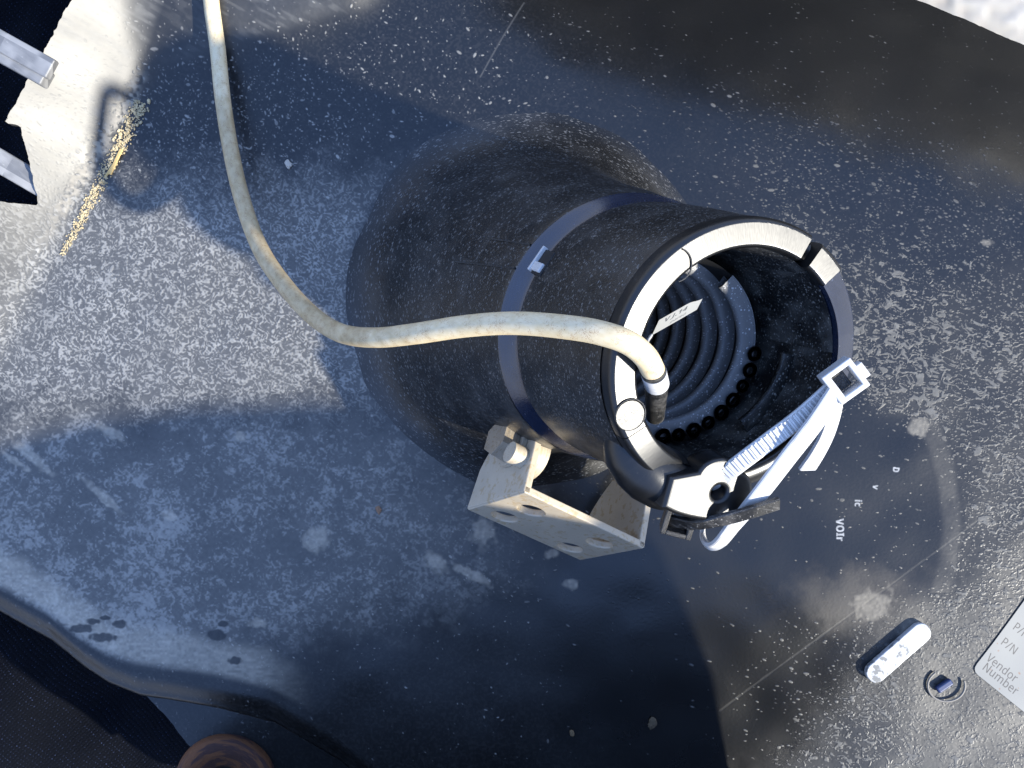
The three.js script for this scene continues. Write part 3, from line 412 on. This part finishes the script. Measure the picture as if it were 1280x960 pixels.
// ---------------------------------------------------------------- cable
{
  const pts = [[262, -70, 9], [264, 0, 8], [272, 60, 8.5], [278, 120, 10], [288, 185, 14], [303, 250, 21], [326, 312, 31], [360, 362, 43], [395, 398, 54], [428, 417, 64], [470, 422, 75], [520, 417, 85], [580, 408, 94], [640, 404, 102], [700, 408, 109], [750, 416, 113.5], [785, 428, 114.5], [806, 445, 112], [817, 464, 107]];
  const c = new THREE.CatmullRomCurve3(pts.map((p) => { const q = P(p[0], p[1], p[2]); const g = height(q.x * 4000 + 640, q.z * 4000 + 480) + 3; return p[1] < 200 && p[2] < g ? P(p[0], p[1], g) : q; }), false, 'centripetal');
  const cable = thing('cable', 'dirty cream coloured round cable arching from the top edge into the tube mouth', 'cable', P(470, 422, 75));
  const g = new THREE.TubeGeometry(c, 260, 0.00235, 24, false); const uv = g.attributes.uv; for (let i = 0; i < uv.count; i++) uv.setXY(i, uv.getX(i) * 12, uv.getY(i));
  const pc = g.attributes.position, vc = new Float32Array(pc.count * 3);   // dried tan grime, with shade painted in, on the far stretch
  for (let i = 0; i < pc.count; i++) { const s = Math.floor(i / 25) / 260, a = sst(0.16, 0.22, s + (vn(s * 90, i % 25 / 3) - 0.5) * 0.05) * sst(0.80, 0.6, s + (vn(s * 130 + 9, i % 25 / 4) - 0.5) * 0.16) * (0.55 + 0.45 * vn(s * 200, (i % 25) * 0.8)); vc[i * 3] = 1 - 0.42 * a; vc[i * 3 + 1] = 1 - 0.47 * a; vc[i * 3 + 2] = 1 - 0.54 * a; }
  g.setAttribute('color', new THREE.BufferAttribute(vc, 3)); const grimyShaded = cableMat.clone(); grimyShaded.vertexColors = true;
  part('jacket', g, grimyShaded, cable);
  const seg = (a, b, r1, r2, mat, n) => { const d = b.clone().sub(a), L = d.length(); const q = new THREE.CylinderGeometry(r2 * 1e-3, r1 * 1e-3, L, 32); q.applyQuaternion(new THREE.Quaternion().setFromUnitVectors(new THREE.Vector3(0, 1, 0), d.normalize())); const m = a.clone().add(b).multiplyScalar(0.5); q.translate(m.x, m.y, m.z); part(n, q, mat, cable); };
  seg(P(815.5, 461, 107.6), P(817, 465.5, 106.4), 2.5, 2.5, innerMat, 'ring');
  seg(P(817, 465.5, 106.4), P(821, 480, 102), 2.55, 2.5, tieMat, 'ferrule');
  seg(P(821, 480, 102), P(819, 520, 88), 2.4, 2.0, blackTieMat, 'plug');
}
// paper tag standing in the mouth
{
  const cv = document.createElement('canvas'); cv.width = 256; cv.height = 128; const x = cv.getContext('2d'); x.fillStyle = '#868682'; x.fillRect(0, 0, 256, 128); x.fillStyle = '#2c2c30'; x.font = 'bold 50px sans-serif'; x.fillText('V J.14', 40, 58); x.font = '34px sans-serif'; x.fillText('pared', 90, 108);
  const t = new THREE.CanvasTexture(cv); t.colorSpace = THREE.SRGBColorSpace;
  const q = [P(813, 418, 101), P(820, 405, 103), P(846, 388, 102), P(866, 387, 100), P(846, 402, 98)];
  const a = P(815, 419, 99), b = P(871, 387, 98), up = P(824, 400, 102.5).sub(a);
  const tag = thing('paper_tag', 'small pale printed paper tag sticking out beside the cable in the tube mouth', 'tag', a);
  const g = gridGeo(12, 4, (i, j) => { const s = i / 12, v = j / 4; const p = a.clone().lerp(b, s).addScaledVector(up, v * (1 - 0.3 * sst(0.6, 1, s))); p.y += 0.0008 * Math.sin(s * 3); return p; }, (i, j) => [i / 12, j / 4]);
  const back = g.clone(); back.translate(0, -0.00025, 0);
  part('sheet', mergeGeometries([g, back]), new THREE.MeshStandardMaterial({ map: t, roughness: 0.8, side: THREE.DoubleSide }), tag);
  part('string', new THREE.TubeGeometry(new THREE.CatmullRomCurve3([P(814, 419, 99), P(809, 428, 104), P(812, 436, 108), P(818, 446, 108)]), 24, 0.00035, 8), tieMat, tag);
}

// ---------------------------------------------------------------- white plug, wire ring with chip, part sticker, rusty bush
{
  const a = surf(1094, 840, 1.2), b = surf(1150, 791, 1.2); const mid = a.clone().add(b).multiplyScalar(0.5); const d = b.clone().sub(a), L = d.length() * 1000; d.normalize();
  const s = new THREE.Shape(); const r = 2.75, l = L / 2; s.absarc(l, 0, r, -Math.PI / 2, Math.PI / 2, false); s.absarc(-l, 0, r, Math.PI / 2, Math.PI * 1.5, false);
  const g = new THREE.ExtrudeGeometry(s, { depth: 1.4, bevelEnabled: true, bevelSize: 0.35, bevelThickness: 0.35, bevelSegments: 4, curveSegments: 20 }); g.scale(0.001, 0.001, 0.001);
  const uv = g.attributes.uv; for (let i = 0; i < uv.count; i++) uv.setXY(i, uv.getX(i) / 24 + 0.3, uv.getY(i) / 24 + 0.2);
  const n = surfN(mid), z = new THREE.Vector3().crossVectors(d, n).normalize(); g.applyMatrix4(new THREE.Matrix4().makeBasis(d, z.clone().negate(), n)); g.translate(mid.x, mid.y - 0.0008, mid.z);
  const pm = tile(256, (i, j) => { const m = fbm(i / 22, j / 22), k = sst(0.56, 0.7, m) * 0.8; return [0.5 - 0.4 * k, 0.5 - 0.4 * k, 0.49 - 0.4 * k, 0.4, 0.5]; });
  const o = part('oblong_plug', g, new THREE.MeshPhysicalMaterial({ map: pm[0], roughness: 0.4, side: THREE.DoubleSide })); const w = thing('oblong_plug', 'white oblong plug with rounded ends in the bumper by the sticker', 'plug', mid); o.name = 'cap'; o.geometry.translate(-mid.x, -mid.y, -mid.z); w.add(o);
}
{
  const c = surf(1183, 857, 0.9); const ring = thing('wire_clip', 'thin wire ring round a small dark blue chip by the white plug', 'clip', c);
  const g = new THREE.TorusGeometry(0.0058, 0.00035, 8, 60, 4.4); g.rotateX(-Math.PI / 2); g.rotateY(2.2); g.scale(1, 1, 0.85); g.translate(c.x, c.y, c.z);
  part('wire', g, new THREE.MeshStandardMaterial({ color: new THREE.Color(0.2, 0.18, 0.15), roughness: 0.6 }), ring);
  part('chip', beam(surf(1171, 863, 1), surf(1189, 851, 1), 2.2, 1.8), new THREE.MeshPhysicalMaterial({ color: new THREE.Color(0.02, 0.035, 0.1), roughness: 0.35 }), ring);
}
{
  const cv = document.createElement('canvas'); cv.width = 1024; cv.height = 768; const x = cv.getContext('2d'); const k = 1024 / 240;
  x.fillStyle = '#787873'; x.fillRect(0, 0, 1024, 768); for (let i = 0; i < 5000; i++) { x.fillStyle = `rgba(${90 + 60 * rnd()},${85 + 60 * rnd()},${80 + 50 * rnd()},${0.05 + 0.14 * rnd()})`; const r = 1 + 4 * rnd() * rnd(); x.fillRect(rnd() * 1024, rnd() * 768, r, r); }
  for (let i = 0; i < 14; i++) { x.fillStyle = 'rgba(110,70,50,0.5)'; x.beginPath(); x.arc(rnd() * 400, 768 - rnd() * 300, 2 + 4 * rnd(), 0, TAU); x.fill(); }
  x.fillStyle = '#202024'; const tx = (t, a, b, s) => { x.font = `${s * k}px sans-serif`; x.fillText(t, a * k, (180 - b) * k); };
  tx('Number', 8, 9, 14.5); tx('Vendor', 5, 21, 14.5); tx('P/N', 7, 48, 14.5); tx('P/N', 8, 72, 14.5);
  const t = new THREE.CanvasTexture(cv); t.colorSpace = THREE.SRGBColorSpace; t.anisotropy = 8;
  const s = new THREE.Shape(); const w = 240, h = 180, r = 9; s.moveTo(r, 0); s.lineTo(w - r, 0); s.absarc(w - r, r, r, -Math.PI / 2, 0, false); s.lineTo(w, h - r); s.absarc(w - r, h - r, r, 0, Math.PI / 2, false); s.lineTo(r, h); s.absarc(r, h - r, r, Math.PI / 2, Math.PI, false); s.lineTo(0, r); s.absarc(r, r, r, Math.PI, Math.PI * 1.5, false);
  const a1 = [0.78, 0.625], a2 = [0.6, -0.8], org = [1215, 838];
  const at = (u, v) => { const X = org[0] + a1[0] * u + a2[0] * v, Y = org[1] + a1[1] * u + a2[1] * v; return V((X - 640) * 0.25, height(X, Y) + 0.35, (Y - 480) * 0.25); };
  const g = new THREE.ShapeGeometry(s, 12); const pos = g.attributes.position, uv = g.attributes.uv;
  // a fine net so that the sticker follows the shell: clip a grid by the rounded outline
  const net = gridGeo(48, 36, (i, j) => { let u = i / 48 * w, v = j / 36 * h; const cu = clamp(u, r, w - r), cw = clamp(v, r, h - r); const dx = u - cu, dy = v - cw, L = Math.hypot(dx, dy); if (dx && dy && L > r) { u = cu + dx * r / L; v = cw + dy * r / L; } return at(u, v); }, (i, j) => [i / 48, j / 36]);
  const und = net.clone(); und.translate(0, -0.0002, 0);
  const c = at(w / 2, h / 2); const st = thing('part_sticker', 'grey printed part number sticker with a rounded corner at the right edge', 'sticker', c);
  part('sheet', mergeGeometries([net, und]), new THREE.MeshPhysicalMaterial({ map: t, roughness: 0.55, side: THREE.DoubleSide }), st);
}
{
  const c = P(279, 985, -13); const b = thing('rusty_bush', 'rusty round metal bush let into the lower flange of the bumper', 'bush', c);
  const g = new THREE.LatheGeometry([[6, -4], [6, -2.2], [7, -1.6], [9.5, -0.6], [11, 0.1], [13, 0.5], [15, 0.4], [16.5, -0.4], [17, -3]].map(([r, y]) => new THREE.Vector2(r * 1e-3, y * 1e-3)), 64); g.translate(c.x, c.y, c.z); part('rim', g, rustMat, b);
  const g2 = new THREE.LatheGeometry([[0.01, -0.8], [3.6, -0.9], [4.6, -1.3], [5.0, -2], [5.0, -4]].map(([r, y]) => new THREE.Vector2(r * 1e-3, y * 1e-3)), 48); g2.translate(c.x, c.y, c.z); part('bolt_end', g2, metalMat, b);
}
// ---------------------------------------------------------------- dirt: crumbs in the fold, straw, flakes
{
  const m = new THREE.MeshStandardMaterial({ color: new THREE.Color(0.42, 0.35, 0.22), roughness: 0.95 });
  const base = new THREE.IcosahedronGeometry(1, 0); const ps = base.attributes.position; for (let i = 0; i < ps.count; i++) { const k = 0.75 + 0.5 * vn(ps.getX(i) * 5 + 9, ps.getY(i) * 5 + ps.getZ(i) * 3 + 9); ps.setXYZ(i, ps.getX(i) * k, ps.getY(i) * k, ps.getZ(i) * k); } base.computeVertexNormals();
  const N = 900, im = new THREE.InstancedMesh(base, m, N); im.name = 'dry_dirt'; const q = new THREE.Quaternion(), cc = new THREE.Color();
  for (let i = 0; i < N; i++) { const t = Math.pow(rnd(), 1.25), wd = 15 * (1 - 0.6 * t); const px = 176 - 98 * t + (rnd() + rnd() - 1) * wd, py = 132 + 186 * t + (rnd() + rnd() - 1) * wd * 0.6; const s = (0.18 + 0.5 * rnd() * rnd() * rnd() * (1 - 0.5 * t)) * 1e-3; const p = surf(px, py, 0.15 + s * 300); q.setFromEuler(new THREE.Euler(rnd() * 6, rnd() * 6, rnd() * 6)); im.setMatrixAt(i, new THREE.Matrix4().compose(p, q, new THREE.Vector3(s * (1 + rnd()), s, s))); const k = 0.7 + 0.6 * rnd(); cc.setRGB(k, k * 0.97, k * 0.9); im.setColorAt(i, cc); }
  im.castShadow = im.receiveShadow = true; im.userData = { kind: 'stuff', label: 'dry crumbly dirt gathered in the fold of the bumper', category: 'dirt' }; scene.add(im);
  const straw = new THREE.MeshStandardMaterial({ color: new THREE.Color(0.5, 0.34, 0.13), roughness: 0.8 });
  const s1 = thing('straw', 'short yellow straw lying in the dirt of the fold', 'straw', surf(145, 202, 0.6)); part('stalk', beam(surf(137, 218, 0.7), surf(152, 186, 0.9), 1.1, 0.6), straw, s1); part('stalk', beam(surf(131, 222, 0.5), surf(148, 196, 0.9), 0.7, 0.5), straw, s1);
  const fl = (px, py, r, label, col) => { const o = thing('dirt_flake', label, 'flake', surf(px, py)); const g = new THREE.DodecahedronGeometry(r * 1e-3, 1); const p = g.attributes.position; for (let i = 0; i < p.count; i++) { const k = 0.7 + 0.6 * vn(p.getX(i) * 1500 + px, p.getZ(i) * 1500 + p.getY(i) * 900 + py); p.setXYZ(i, p.getX(i) * k, p.getY(i) * k * 0.45, p.getZ(i) * k * 0.7); } g.computeVertexNormals(); g.rotateY(px); const c = surf(px, py, 0.3 * r); g.translate(c.x, c.y, c.z); part('crumb', g, new THREE.MeshStandardMaterial({ color: new THREE.Color(...col), roughness: 0.95 }), o); };
  fl(715, 917, 1.1, 'small tan dirt flake on the dark lower middle of the bumper', [0.14, 0.10, 0.055]);
  fl(815, 904, 1.8, 'larger oval dirt flake on the dark lower right of the bumper', [0.085, 0.065, 0.04]);
  fl(360, 205, 1.4, 'pale dirt flake beside the cable in the shade of the tube', [0.4, 0.36, 0.3]);
  fl(473, 637, 1.3, 'rust brown dirt flake on the mud stained left of the bracket', [0.22, 0.13, 0.08]);
}
renderer.render(scene, camera);
